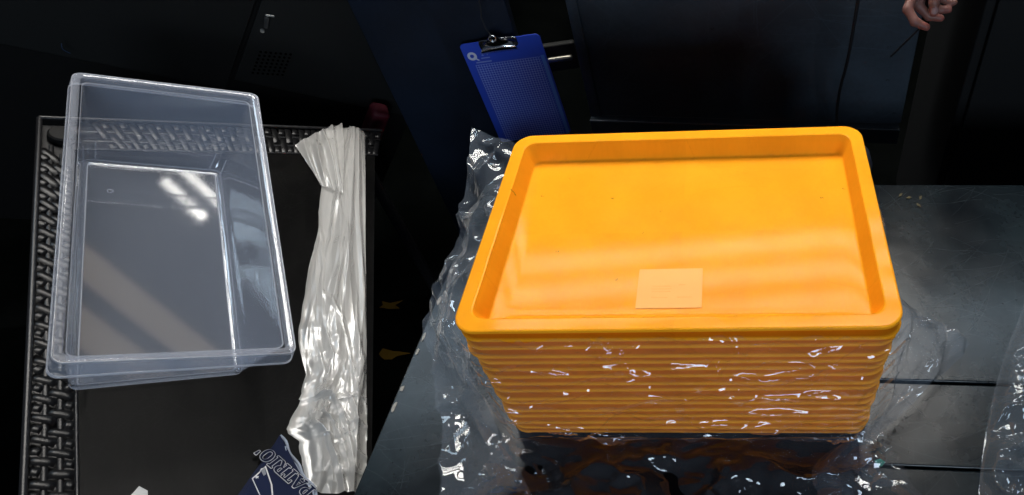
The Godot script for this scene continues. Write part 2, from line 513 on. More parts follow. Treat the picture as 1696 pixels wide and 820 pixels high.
# ---------------------------------------------------------------- trays
func trays() -> void:
	var m := mat(Color(0.95, 0.365, 0.014), 0.12, 0.16)
	var scuff := NoiseTexture2D.new()
	scuff.width = 512
	scuff.height = 512
	scuff.seamless = true
	scuff.noise = ns(71, 0.03, FastNoiseLite.TYPE_SIMPLEX_SMOOTH, 5)
	scuff.color_ramp = Gradient.new()
	scuff.color_ramp.set_color(0, Color(0.35, 0.35, 0.35))
	m.roughness = 0.13
	m.roughness_texture = scuff
	m.roughness_texture_channel = BaseMaterial3D.TEXTURE_CHANNEL_RED
	m.uv1_scale = Vector3(2, 2, 1)
	m.albedo_texture = worn(512, Color(1, 1, 1), Color(0.93, 0.90, 0.86), 1.0, 26, Color(0.80, 0.72, 0.6), 14, 73)
	var a := 0.30
	var b := 0.2053
	var rows := [[0.060, -0.0362, 1], [0.0350, -0.0360, 1], [0.0328, -0.0352, 1], [0.0318, -0.0335, 2], [0.0225, -0.003, 2], [0.0218, -0.0010, 1], [0.0205, -0.0002, 1], [0.0196, 0.0, 3], [0.0030, 0.0, 1], [0.0012, -0.0004, 1], [0.0003, -0.0014, 1], [0.0, -0.0028, 4], [0.0, -0.0050, 5], [0.0018, -0.0054, 6], [0.0110, -0.0050, 7], [0.0130, -0.0075, 8], [0.0240, -0.0330, 8], [0.0300, -0.0375, 9], [0.0345, -0.0395, 9], [0.0400, -0.0400, 9]]
	var rings := []
	var groups := []
	for q in rows:
		rings.append(ring(a - q[0], b - q[0], maxf(0.031 - q[0] * 0.55, 0.012), q[1], 8))
		groups.append(q[2])
	var mesh := loft(rings, groups)
	var first: MeshInstance3D = null
	var n := 16
	for i in n:
		var y := 0.320 - i * 0.0211
		if i == n - 1:
			y = 0.320 - (n - 1) * 0.0211
		var k := 1.0 - y / 0.32
		var o: MeshInstance3D
		if first == null:
			o = part("orange_tray", mesh, m, self)
			first = o
		else:
			o = first.duplicate()
			o.name = numbered("orange_tray")
			add_child(o)
		var jit := Vector3(rng.randf_range(-0.0028, 0.0028), rng.randf_range(-0.0012, 0.0012), rng.randf_range(-0.0022, 0.0018)) if i else Vector3.ZERO
		o.transform = SB * Transform3D(Basis(Vector3.UP, rng.randf_range(-0.005, 0.005) if i else 0.0), Vector3(-0.0044, 0, -0.0102) * k + Vector3(0, y + 0.0355, 0) + jit - Vector3(0, 0.0355, 0))
		if i == 0:
			tag(o, "topmost orange tray, open and empty, with a pale rectangle", "tray", "orange trays nested in one stack")
		elif i == n - 1:
			tag(o, "lowest orange tray of the stack, resting on the bench", "tray", "orange trays nested in one stack")
		else:
			var ord: String = ["", "second", "third", "fourth", "fifth", "sixth", "seventh", "eighth", "ninth", "tenth", "eleventh", "twelfth", "thirteenth", "fourteenth", "fifteenth"][i]
			tag(o, "%s orange tray from the top of the stack" % ord, "tray", "orange trays nested in one stack")
	# pale rectangle with thin lines, lying in the topmost tray
	var lm := mat(Color(0.94, 0.46, 0.12), 0.35, 0.2)
	var s := thing("pale_rectangle", "pale rectangular patch lying inside the topmost orange tray", "label", SB * Transform3D(Basis(), Vector3(-0.013, 0.2842, 0.110)))
	part("sheet", slab(0.094, 0.0006, 0.071, 0.0002, 0.001), lm, s)
	var pm := mat(Color(0.93, 0.445, 0.11), 0.4, 0.2)
	for q in [[-0.012, -0.004, 0.026], [-0.012, 0.001, 0.030], [-0.012, 0.006, 0.028], [-0.014, 0.016, 0.024], [0.018, -0.006, 0.010], [0.022, 0.016, 0.022]]:
		part("thin_line", slab(q[2], 0.0003, 0.0016, 0.0001), pm, s, Transform3D(Basis(), Vector3(q[0], 0.0005, q[1])))

# ---------------------------------------------------------------- clear film
var cell: FastNoiseLite
var ridge1: FastNoiseLite
var ridge2: FastNoiseLite
var cell2: FastNoiseLite
var wavy: FastNoiseLite

func crumple(x: float, y: float, z: float) -> float:
	# creased film: facets that meet in sharp lines, between -1 and 1
	var wx := wavy.get_noise_3d(x * 1.3, y * 1.3, z * 1.3 + 50.0) * 0.02
	var r1 := absf(ridge1.get_noise_3d(x + wx, y - wx, z + wx))
	var r2 := absf(ridge2.get_noise_3d(x - wx, y + wx, z))
	var some := smoothstep(-0.05, 0.45, wavy.get_noise_3d(x * 0.7 + 5.0, y * 0.7, z * 0.7))
	return (0.55 - 1.9 * r1) * 0.9 + (0.45 - 1.5 * r2) * (0.06 + 0.30 * some) + cell.get_noise_3d(x, y + wx, z) * (0.04 + 0.14 * some)

func clear_bag() -> void:
	var black := mat(Color(0.0035, 0.0037, 0.0042), 0.75, 0.15)  # black sheet added to darken the bench where the stack's shade falls
	var soft := ns(91, 7.0, FastNoiseLite.TYPE_SIMPLEX_SMOOTH, 3)
	var under := part("shade_sheet", sheet(func(u: float, v: float) -> Vector3:
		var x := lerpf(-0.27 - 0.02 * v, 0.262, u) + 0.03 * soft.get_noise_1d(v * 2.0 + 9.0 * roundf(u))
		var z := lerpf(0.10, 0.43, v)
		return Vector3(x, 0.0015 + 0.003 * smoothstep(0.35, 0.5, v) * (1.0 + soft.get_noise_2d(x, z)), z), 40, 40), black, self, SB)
	tag(under, "dull black sheet added to darken the shaded bench in front of the tray stack", "shade sheet")
	ridge1 = ns(61, 5.5, FastNoiseLite.TYPE_SIMPLEX, 1)
	ridge2 = ns(63, 16.0, FastNoiseLite.TYPE_SIMPLEX, 1)
	cell = ns(5, 16.0, FastNoiseLite.TYPE_CELLULAR, 1)
	cell.cellular_return_type = FastNoiseLite.RETURN_DISTANCE
	cell2 = ns(9, 36.0, FastNoiseLite.TYPE_CELLULAR, 1)
	cell2.cellular_return_type = FastNoiseLite.RETURN_DISTANCE
	wavy = ns(13, 11.0, FastNoiseLite.TYPE_SIMPLEX_SMOOTH, 2)
	var m := film(Color(0.66, 0.70, 0.80), 0.032, 0.03)
	var loose := film(Color(0.54, 0.64, 0.78), 0.085, 0.04)
	var o := thing("clear_bag", "crumpled clear plastic bag pulled down round the orange trays", "plastic bag", Transform3D())
	# creases pulled into the film: place, direction, half length, half width, height
	var creases := []
	for i in 80:
		var a := rng.randf_range(-0.5, 0.5) if i % 3 else rng.randf_range(-1.3, 1.3)
		creases.append([rng.randf_range(-0.3, 0.3), 0.31 * pow(rng.randf(), 0.8), cos(a), sin(a), rng.randf_range(0.02, 0.12), rng.randf_range(0.004, 0.010), rng.randf_range(0.004, 0.010)])
	# front: clings to the stack, then spills over the bench
	part("front_panel", sheet(func(u: float, v: float) -> Vector3:
		var x := lerpf(-0.312, 0.312, u)
		var p: Vector3
		var amp := 0.0065
		if v < 0.55:
			var k := v / 0.55
			var y := lerpf(0.309 + 0.004 * wavy.get_noise_2d(x * 4.0, 3.0), 0.012, k)
			p = Vector3(x, y, 0.2085 + 0.002 * k)
			var e := smoothstep(0.28, 0.312, absf(x))
			p.z -= e * 0.02
		else:
			var k := (v - 0.55) / 0.45
			p = Vector3(x * (1.0 + 0.25 * k), 0.012 - 0.004 * minf(k * 8, 1), 0.2105 + 0.23 * k + 0.012 * k * wavy.get_noise_1d(x * 3.0))
			amp = lerpf(0.0065, 0.030, minf(k * 3, 1))
		var c := crumple(p.x * 0.8, p.y * 1.9, p.z * 1.3) if v >= 0.55 else 0.0
		if v < 0.55:
			p.z += 0.0050 * (crumple(p.x * 1.2, p.y * 2.6, p.z) + 0.75)
			for q in creases:
				var dx: float = p.x - q[0]
				var dy: float = p.y - q[1]
				var l: float = absf(dx * q[2] + dy * q[3]) / q[4]
				if l < 1.0:
					var d: float = absf(dy * q[2] - dx * q[3]) / (q[5] * (1.0 - 0.7 * l))
					if d < 1.0:
						p.z += q[6] * (1.0 - d) * (1.0 - l)
			p.z += 0.0011 * sin(TAU * p.y / 0.0211) * clampf(1.2 + 2.5 * wavy.get_noise_2d(p.x * 0.6 + 20.0, p.y * 0.5), 0, 1)
		else:
			p.y += amp * (c + 1.0)
		return SB * p, 300, 250), m, o)
	var side := func(outer: Array, inner: Array, lift: float, sd: float) -> Callable:
		return func(u: float, v: float) -> Vector3:
			var a: Vector3 = along(outer, v)
			var b: Vector3 = SB * (along(inner, v) as Vector3)
			var p := a.lerp(b, u)
			var n := Vector3(0.25 * sd, 0.9, 0.3).normalized()
			p.y += lift * sin(PI * u) * 0.5
			p += n * 0.023 * crumple(p.x + 3 * sd, p.y, p.z) * smoothstep(1.0, 0.85, u)
			p.y = maxf(p.y, 0.003 + 0.004 * absf(crumple(p.x, 2.0, p.z)))
			return p
	var lo := [Vector3(-0.399, 0.25, -0.352), Vector3(-0.412, 0.20, -0.208), Vector3(-0.431, 0.15, -0.149), Vector3(-0.470, 0.10, -0.078), Vector3(-0.497, 0.05, -0.063), Vector3(-0.506, 0.02, -0.043), Vector3(-0.466, 0.005, 0.079), Vector3(-0.417, 0.004, 0.253), Vector3(-0.40, 0.004, 0.34)]
	var li := [Vector3(-0.305, 0.285, -0.215), Vector3(-0.306, 0.285, -0.12), Vector3(-0.306, 0.285, -0.02), Vector3(-0.306, 0.27, 0.08), Vector3(-0.307, 0.24, 0.17), Vector3(-0.308, 0.17, 0.20), Vector3(-0.300, 0.03, 0.222), Vector3(-0.22, 0.004, 0.34), Vector3(-0.2, 0.004, 0.42)]
	part("left_flap", sheet(side.call(lo, li, 0.02, -1.0), 120, 260), loose, o)
	var ro := [Vector3(0.325, 0.26, -0.12), Vector3(0.345, 0.15, 0.05), Vector3(0.355, 0.12, 0.08), Vector3(0.474, 0.03, 0.077), Vector3(0.431, 0.03, 0.135), Vector3(0.390, 0.02, 0.158), Vector3(0.292, 0.006, 0.227), Vector3(0.264, 0.004, 0.263), Vector3(0.295, 0.004, 0.308)]
	var ri := [Vector3(0.305, 0.285, -0.12), Vector3(0.306, 0.27, 0.03), Vector3(0.306, 0.26, 0.10), Vector3(0.306, 0.25, 0.15), Vector3(0.307, 0.20, 0.19), Vector3(0.306, 0.10, 0.205), Vector3(0.26, 0.02, 0.212), Vector3(0.20, 0.006, 0.25), Vector3(0.18, 0.004, 0.32)]
	part("right_flap", sheet(side.call(ro, ri, 0.015, 1.0), 120, 260), loose, o)
	# another crumpled film at the near right corner of the bench
	var b := film(Color(0.56, 0.66, 0.78), 0.08, 0.05)
	var c0 := [Vector3(0.630, 0, -0.02), Vector3(0.605, 0, 0.02), Vector3(0.534, 0, 0.115), Vector3(0.468, 0, 0.221), Vector3(0.416, 0, 0.324), Vector3(0.40, 0, 0.38)]
	var s := part("film_sheet", sheet(func(u: float, v: float) -> Vector3:
		var p: Vector3 = (along(c0, v) as Vector3) + Vector3(0.32 * u, 0, 0.02 * u)
		p.y = 0.004 + 0.016 * smoothstep(0, 0.12, u) + 0.018 * (1.0 + crumple(p.x * 1.7 + 9.0, 0.0, p.z * 1.7)) * smoothstep(0.0, 0.06, u)
		return p, 130, 200), b, self)
	tag(s, "heap of crumpled clear film at the right end of the steel bench", "plastic film")

func poly_bags() -> void:
	var o := thing("plastic_bags", "bundle of whitish translucent plastic bags lying beside the clear box", "plastic bags", TB)
	var m := mat(Color(0.60, 0.59, 0.565), 0.20, 0.85)
	m.transparency = BaseMaterial3D.TRANSPARENCY_ALPHA
	m.albedo_color.a = 0.44
	m.clearcoat_enabled = true
	m.clearcoat = 1.0
	m.clearcoat_roughness = 0.12
	var fold := ns(17, 1.0, FastNoiseLite.TYPE_SIMPLEX_SMOOTH, 3)
	var slow := ns(23, 1.0, FastNoiseLite.TYPE_SIMPLEX_SMOOTH, 1)
	var left := [Vector2(0.350, -0.475), Vector2(0.330, -0.36), Vector2(0.306, -0.25), Vector2(0.287, -0.14), Vector2(0.263, -0.034), Vector2(0.235, 0.08), Vector2(0.213, 0.19), Vector2(0.214, 0.265), Vector2(0.198, 0.318), Vector2(0.171, 0.364), Vector2(0.186, 0.385), Vector2(0.188, 0.43), Vector2(0.181, 0.466)]
	# folds pressed into the film: place across and along, direction, half length, half width, height
	var bends := []
	for i in 64:
		var steep := i < 40
		var an := PI / 2 + rng.randf_range(-0.22, 0.22) if steep else rng.randf() * PI
		var at_v := rng.randf_range(0.0, 1.0) if steep else rng.randf_range(0.42, 0.95)
		bends.append([rng.randf_range(0.05, 1.0), at_v, cos(an), sin(an), rng.randf_range(0.7, 2.2) if steep else rng.randf_range(0.15, 0.6), rng.randf_range(0.05, 0.15), rng.randf_range(0.003, 0.0085) if steep else rng.randf_range(0.002, 0.005)])
	for layer in 3:
		var L := layer
		part("film_layer", sheet(func(u: float, v: float) -> Vector3:
			var at_row := v * (left.size() - 1)
			var row := mini(int(at_row), left.size() - 2)
			var a: Vector2 = (along(left, v) as Vector2).lerp((left[row] as Vector2).lerp(left[row + 1], at_row - row), 0.7)
			if L == 0:
				a = Vector2(a.x - 0.010 * smoothstep(0.2, 0.5, v) + 0.005 * fold.get_noise_1d(v * 9.0), a.y + v * v * 0.045)
			elif L == 1:
				a += Vector2(0.012 + 0.006 * fold.get_noise_1d(v * 7.0 + 30.0), v * v * 0.012)
			else:
				a += Vector2(0.020 * v + 0.006 * fold.get_noise_1d(v * 8.0 + 60.0), -v * v * 0.055)
			var slant := 0.03 * v * v * v
			var ru := 0.353 + (0.107 - a.y) * 0.181 - 0.012
			var p := Vector2(lerpf(a.x, ru, u), a.y + slant * u)
			var hump := smoothstep(0.02, 0.42, u) * (1.0 - 0.4 * smoothstep(0.8, 1.0, u))
			var h := 0.002 + L * 0.0045 * (0.2 + hump) + hump * 0.011 * smoothstep(1.1, 0.8, v)
			# broad folds down the bundle; sharp creases and flat facets between them
			h += hump * 0.010 * (0.5 - 1.5 * absf(slow.get_noise_2d(u * 1.1 + v * 0.5, v * 0.9 + 3.0)))
			var bent := u + 0.05 * slow.get_noise_1d(v * 2.5)
			for q in bends:
				var dx: float = bent - q[0]
				var dy: float = (v - q[1]) * 6.0
				var l: float = absf(dx * q[2] + dy * q[3]) / q[4]
				if l < 1.0:
					var d: float = absf(dy * q[2] - dx * q[3]) / (q[5] * (1.0 - 0.6 * l))
					if d < 1.0:
						h += (0.25 + hump) * q[6] * (1.0 - d) * (1.0 - l) * (1.0 if (L + int(q[0] * 97)) % 3 else 0.4)
			h += (0.15 + hump) * 0.0012 * (0.5 - 1.6 * absf(slow.get_noise_2d(u * 3.6 + v * 2.0 + 17.0, v * 11.0 + L * 0.4))) * smoothstep(0.3, 0.7, v)
			return Vector3(p.x, maxf(h, 0.001 + L * 0.0008), p.y), 120, 320), m, o)
	# the open mouth that fans out at the far end
	part("mouth", sheet(func(u: float, v: float) -> Vector3:
		var a := Vector2(0.268, -0.398).lerp(Vector2(0.306, -0.25), v)
		var b := Vector2(0.385, -0.480).lerp(Vector2(0.350, -0.20), v)
		var p := a.lerp(b, u)
		var h := 0.006 + 0.026 * sin(PI * minf(u * 0.7, 1.0)) * (1.0 - 0.2 * v)
		h += 0.010 * (1.0 - 2.0 * absf(slow.get_noise_2d(u * 2.6 + 40.0, v * 0.5))) * (0.4 + 0.6 * u)
		h += 0.003 * crumple(p.x, 1.0, p.y)
		return Vector3(p.x, maxf(h, 0.002), p.y), 60, 60), m, o)

# ---------------------------------------------------------------- printed cloth
func cloth() -> void:
	var o := thing("printed_cloth", "navy cloth with white outlined letters at the table's near edge", "cloth", TB)
	var m := mat(Color(0.012, 0.017, 0.045), 0.85, 0.2)
	m.rim_enabled = true
	m.rim = 0.3
	m.heightmap_enabled = true
	m.heightmap_texture = bump_noise(19, 0.25, 2)
	m.heightmap_scale = 0.05
	m.uv1_scale = Vector3(4, 4, 4)
	var edge := mat(Color(0.30, 0.34, 0.42), 0.7, 0.3)
	var white := mat(Color(0.62, 0.62, 0.62), 0.7, 0.2)
	var grey := mat(Color(0.22, 0.23, 0.25), 0.7, 0.2)
	var H := 0.010
	part("fabric", sheet(func(u: float, v: float) -> Vector3:
		var a := Vector2(0.147, 0.404).lerp(Vector2(0.060, 0.522), v)
		var b := Vector2(0.149, 0.405).lerp(Vector2(0.196, 0.545), v)
		var p := a.lerp(b, u)
		var hh := H * smoothstep(0, 0.10, u) * smoothstep(1.0, 0.93, u) + 0.001
		return Vector3(p.x, hh, p.y), 30, 30), m, o)
	var seam := []
	for i in 22:
		var t := i / 21.0
		var p := Vector2(0.150, 0.402).lerp(Vector2(0.198, 0.545), t)
		seam.append(Vector3(p.x + 0.0022 * sin(t * 19.0), 0.006 + 0.002 * sin(t * 11.0), p.y))
	part("hem", tube(seam, 0.0024, 6), edge, o)
	part("hem", tube(seam.slice(3).map(func(p): return p + Vector3(-0.004, 0.002, 0.004)), 0.0016, 6), edge, o)
	# lettering: white outline letters with navy inside, read from the near right towards the far left
	var font := SystemFont.new()
	font.font_names = PackedStringArray(["Droid Serif"])
	font.font_weight = 700
	var tm := TextMesh.new()
	tm.font = font
	tm.text = "PATRIO'"
	tm.font_size = 32
	tm.pixel_size = 0.00088
	tm.depth = 0.0004
	var tm2 := tm.duplicate() as TextMesh
	tm2.depth = 0.0006
	var dir := Vector3(0.121, 0, 0.432) - Vector3(0.168, 0, 0.503)
	var xd := dir.normalized()
	var bs := Basis(xd, Vector3.UP.cross(xd) * 1.0, Vector3.UP)
	bs.y = bs.z.cross(bs.x)
	var c := Vector3(0.1492, H + 0.0016, 0.4718)
	for k in 8:
		var off := Vector2.from_angle(TAU * k / 8) * 0.0013
		part("letters", tm, white, o, Transform3D(bs, c + bs.x * off.x + bs.y * off.y))
	part("letters_inside", tm2, m, o, Transform3D(bs, c + Vector3(0, 0.0004, 0)))
	# emblem: an outlined head shape with a star
	var e0 := Vector2(0.1005, 0.474)
	var ax := Vector2(xd.x, xd.z)
	var ay := Vector2(bs.y.x, bs.y.z)
	var pts := []
	var inner := []
	for q in [Vector2(410, 797), Vector2(425, 789), Vector2(428, 785), Vector2(432, 785), Vector2(437, 782), Vector2(439, 795), Vector2(442, 815), Vector2(440, 835), Vector2(428, 845), Vector2(419, 830)]:
		# outline measured on the cloth, in millimetres from its corner at (0.099, 0.470)
		var d := Vector2((q.x - 410.0) * 0.00082 + (q.y - 797.0) * 0.00005, (q.y - 797.0) * 0.00110 - (q.x - 410.0) * 0.00005)
		pts.append(e0 + d)
	for q in pts:
		inner.append(Vector2(0.1115, 0.485) + (q - Vector2(0.1115, 0.485)) * 0.86)
	part("emblem_outline", poly(pts, H + 0.0014, 0.0005), white, o)
	part("emblem_inside", poly(inner, H + 0.0021, 0.0004), m, o)
	var star := []
	for i in 10:
		star.append(Vector2(0.1075, 0.474) + Vector2.from_angle(TAU * i / 10 + 0.9) * (0.0035 if i % 2 == 0 else 0.0015))
	part("emblem_star", poly(star, H + 0.0027, 0.0004), white, o)
	part("emblem_stripe", poly([Vector2(0.114, 0.464), Vector2(0.120, 0.459), Vector2(0.1205, 0.472), Vector2(0.117, 0.474)], H + 0.0027, 0.0004), grey, o)

# ---------------------------------------------------------------- clipboard
func clipboard() -> void:
	var w := 0.221
	var h := 0.345
	var xf := Transform3D(Basis(Vector3(0, 0, 1), deg_to_rad(3.2)), Vector3(-0.4665, 0.1295, -0.905))
	var o := thing("clipboard", "blue clipboard with a printed grid hanging by its metal clip", "clipboard", xf)
	# print on the board
	var W := 512
	var Hh := 800
	var im := Image.create(W, Hh, false, Image.FORMAT_RGB8)
	var blue := Color(0.030, 0.078, 0.56).linear_to_srgb()
	var pale := Color(0.44, 0.56, 0.95).linear_to_srgb()
	im.fill(blue)
	var top := int(Hh * 0.20)
	for i in 25:
		var x := int(W * (0.10 + 0.80 * i / 24.0))
		im.fill_rect(Rect2i(x, top, 2, Hh - top), pale)
	for j in 42:
		var y := top + int(j * W * 0.80 / 24.0)
		if y < Hh - 3:
			im.fill_rect(Rect2i(int(W * 0.10), y, int(W * 0.80), 2), pale)
	im.fill_rect(Rect2i(int(W * 0.935), top - 8, int(W * 0.045), Hh), Color(0.10, 0.25, 0.70).linear_to_srgb())
	for k in 30:
		im.fill_rect(Rect2i(int(W * 0.915), top + k * 20, 5, 3), pale)
	# round mark with a tail, two small characters and a caption
	var ink := Color(0.62, 0.68, 0.85).linear_to_srgb()
	var mid := Vector2(52, 92)
	for y in range(55, 135):
		for x in range(10, 110):
			var d := Vector2(x, y).distance_to(mid)
			if (d < 30 and d > 13) or (absf((x - 62) - (y - 104)) < 7 and x > 58 and x < 92 and y < 128):
				im.set_pixel(x, y, ink)
	for q in [[112, 74, 16, 4], [118, 74, 4, 24], [112, 94, 16, 4], [142, 74, 16, 4], [142, 84, 16, 4], [148, 74, 4, 24], [104, 112, 56, 7], [62, 138, 100, 9]]:
		im.fill_rect(Rect2i(q[0], q[1], q[2], q[3]), ink.lerp(blue, 0.45))
	var m := mat(Color(1, 1, 1), 0.32, 0.45)
	m.albedo_texture = ImageTexture.create_from_image(im)
	var edge := mat(Color(0.028, 0.070, 0.55), 0.35, 0.45)
	# board: rounded plate standing upright, printed sheet on its face
	var stand := Basis(Vector3.RIGHT, PI / 2)
	part("board", slab(w, 0.003, h, 0.0008, 0.012), edge, o, Transform3D(stand, Vector3(0, -h / 2, 0)))
	var fr := ring(w / 2 - 0.0012, h / 2 - 0.0012, 0.011, 0, 6)
	var st := SurfaceTool.new()
	st.begin(Mesh.PRIMITIVE_TRIANGLES)
	for i in fr.size():
		for v in [Vector3.ZERO, fr[i], fr[(i + 1) % fr.size()]]:
			st.set_normal(Vector3.UP)
			st.set_uv(Vector2(v.x / w + 0.5, v.z / h + 0.5))
			st.add_vertex(v)
	part("print", st.commit(), m, o, Transform3D(stand, Vector3(0, -h / 2, 0.0034)))
	# clip: base plate, spring lever with a raised loop, jaw
	var steel := mat(Color(0.55, 0.56, 0.58), 0.18, 0.5, 1.0)
	var cx := Vector3(-0.004, -0.012, 0.006)
	part("clip_base", slab(0.105, 0.004, 0.030, 0.0015, 0.008), steel, o, Transform3D(stand, cx + Vector3(0, 0.002, -0.002)))
	part("clip_jaw", sheet(func(u: float, v: float) -> Vector3:
		var x := (u * 2 - 1)
		var half := 0.054
		var y := lerpf(0.006, -0.020, v) + 0.010 * (1.0 - x * x) * (1 - v)
		var z := 0.006 + 0.016 * sin(PI * clampf(v * 0.85 + 0.1, 0, 1)) * (1.0 - 0.35 * x * x)
		return cx + Vector3(x * half * (0.75 + 0.25 * v), y, z), 24, 12), steel, o)
	var lever := part("clip_lever", sheet(func(u: float, v: float) -> Vector3:
		var x := (u * 2 - 1)
		var half := lerpf(0.034, 0.013, smoothstep(0, 1, v))
		return cx + Vector3(x * half, 0.004 + 0.034 * v, 0.020 + 0.014 * v - 0.010 * x * x), 16, 16), steel, o)
	var loop := []
	for i in 17:
		loop.append(cx + Vector3(cos(TAU * i / 16) * 0.009, 0.034 + sin(TAU * i / 16) * 0.009, 0.030))
	part("hanging_eye", tube(loop, 0.0026, 8), steel, lever)
	part("spring", tube([cx + Vector3(-0.024, 0.003, 0.012), cx + Vector3(0.024, 0.003, 0.012)], 0.006, 12), steel, o)
	# wire that carries it
	var wm := mat(Color(0.02, 0.02, 0.022), 0.5, 0.4)
	var p := xf * (cx + Vector3(0, 0.036, 0.028))
	var wobj := part("hanging_wire", tube(curve([p, p + Vector3(-0.012, 0.05, 0.0), p + Vector3(-0.004, 0.14, -0.005), p + Vector3(-0.004, 0.6, -0.01)], 20), 0.0016, 6), wm, self)
	tag(wobj, "thin dark wire holding up the blue clipboard", "wire")

# ---------------------------------------------------------------- hand
func hand() -> void:
	# joints in millimetres: x right, y up, z towards the viewer, at the fingertips' place
	var bones := []
	var chain := func(pts: Array, rad: Array):
		for i in pts.size() - 1:
			bones.append([pts[i], pts[i + 1], rad[i], rad[i + 1]])
	chain.call([Vector3(-30, 62, 0), Vector3(-48, 26, 8), Vector3(-36, 0, 14), Vector3(-14, -12, 14)], [11.0, 9.5, 9.0, 7.6])        # index
	chain.call([Vector3(-10, 66, -4), Vector3(-22, 34, -8), Vector3(-2, 12, -10), Vector3(20, 6, -6)], [11.0, 9.5, 9.0, 7.6])       # middle
	chain.call([Vector3(10, 68, -10), Vector3(6, 38, -18), Vector3(22, 24, -18), Vector3(38, 22, -12)], [10.5, 9.0, 8.5, 7.2])      # ring
	chain.call([Vector3(28, 70, -14), Vector3(30, 46, -22), Vector3(42, 36, -20), Vector3(50, 36, -14)], [9.0, 8.0, 7.4, 6.4])      # little
	chain.call([Vector3(2, 92, 20), Vector3(2, 58, 30), Vector3(-2, 32, 26), Vector3(-1, 14, 20)], [14.0, 11.5, 10.0, 8.6])          # thumb
	chain.call([Vector3(-26, 66, 0), Vector3(-8, 120, 0)], [13.0, 18.0])
	chain.call([Vector3(-8, 70, -2), Vector3(0, 120, 0)], [13.0, 19.0])
	chain.call([Vector3(10, 72, -6), Vector3(8, 120, -2)], [13.0, 19.0])
	chain.call([Vector3(26, 74, -10), Vector3(14, 120, -4)], [12.0, 18.0])
	chain.call([Vector3(2, 118, 0), Vector3(12, 160, -6), Vector3(30, 330, -40)], [23.0, 24.0, 38.0])
	var field := func(p: Vector3) -> float:
		var s := 0.0
		for b in bones:
			var ab: Vector3 = b[1] - b[0]
			var t := clampf((p - b[0]).dot(ab) / ab.length_squared(), 0, 1)
			var d: float = p.distance_to(b[0] + ab * t) - lerpf(b[2], b[3], t)
			if d < 40:
				s += exp(-d / 1.6)
		return 60.0 if s <= 0 else -1.6 * log(s)
	var cs := 3.2
	var lo := Vector3(-66, -28, -84)
	var nx := 46
	var ny := 118
	var nz := 42
	var val := PackedFloat32Array()
	val.resize(nx * ny * nz)
	for k in nz:
		for j in ny:
			for i in nx:
				val[(k * ny + j) * nx + i] = field.call(lo + Vector3(i, j, k) * cs)
	var vid := {}
	var verts := PackedVector3Array()
	for k in nz - 1:
		for j in ny - 1:
			for i in nx - 1:
				var sum := Vector3()
				var c := 0
				var base := (k * ny + j) * nx + i
				var any := 0
				for q in 8:
					if val[base + (q & 1) + ((q >> 1) & 1) * nx + ((q >> 2) & 1) * nx * ny] < 0:
						any += 1
				if any == 0 or any == 8:
					continue
				for e in [[0, 1], [2, 3], [4, 5], [6, 7], [0, 2], [1, 3], [4, 6], [5, 7], [0, 4], [1, 5], [2, 6], [3, 7]]:
					var a: int = e[0]
					var b: int = e[1]
					var va := val[base + (a & 1) + ((a >> 1) & 1) * nx + ((a >> 2) & 1) * nx * ny]
					var vb := val[base + (b & 1) + ((b >> 1) & 1) * nx + ((b >> 2) & 1) * nx * ny]
					if (va < 0) != (vb < 0):
						sum += Vector3(a & 1, (a >> 1) & 1, (a >> 2) & 1).lerp(Vector3(b & 1, (b >> 1) & 1, (b >> 2) & 1), va / (va - vb))
						c += 1
				vid[base] = verts.size()
				verts.append(lo + (Vector3(i, j, k) + sum / c) * cs)
	var st := SurfaceTool.new()
	st.begin(Mesh.PRIMITIVE_TRIANGLES)
	st.set_smooth_group(1)
	var skin := Color(0.15, 0.070, 0.055)
	var tip := Color(0.17, 0.062, 0.05)
	var tips := [Vector3(-14, -12, 14), Vector3(20, 6, -6), Vector3(38, 22, -12), Vector3(-1, 14, 20)]
	for p in verts:
		var near := 99.0
		for t in tips:
			near = minf(near, p.distance_to(t))
		var col := skin.lerp(tip, smoothstep(22, 10, near))
		if p.distance_to(Vector3(-1, 15, 30)) < 7.5:
			col = Color(0.26, 0.16, 0.15)        # thumb nail
		st.set_color(col)
		st.add_vertex(p * 0.001)
	var strides := [1, nx, nx * ny]
	for base in vid:
		for ax in 3:
			var u: int = strides[(ax + 1) % 3]
			var w: int = strides[(ax + 2) % 3]
			var v0 := val[base]
			var v1 := val[base + strides[ax]]
			if (v0 < 0) == (v1 < 0) or not (vid.has(base - u) and vid.has(base - w) and vid.has(base - u - w)):
				continue
			var q := [vid[base], vid[base - u], vid[base - u - w], vid[base - w]]
			if v0 < 0:
				q.reverse()
			for n in [0, 1, 2, 0, 2, 3]:
				st.add_index(q[n])
	st.generate_normals()
	var m := mat(Color(1, 1, 1), 0.5, 0.4)
	m.vertex_color_use_as_albedo = true
	m.subsurf_scatter_enabled = true
	m.subsurf_scatter_strength = 0.15
	var o := part("person", st.commit(), m, self, Transform3D(Basis(Vector3(0.996, 0.02, 0.063), Vector3(0.03, 0.78, -0.62), Vector3(-0.06, 0.62, 0.78)).orthonormalized(), Vector3(0.522, 0.341, -0.452)))
	tag(o, "hand of a person reaching down with bent fingers and thumb", "person")
	var rod := part("thin_rod", tube([Vector3(0.505, 0.335, -0.45), Vector3(0.470, 0.235, -0.50)], 0.0022, 8), mat(Color(0.01, 0.01, 0.012), 0.3, 0.5), self)
	tag(rod, "thin dark rod held between the fingers of the hand", "rod")

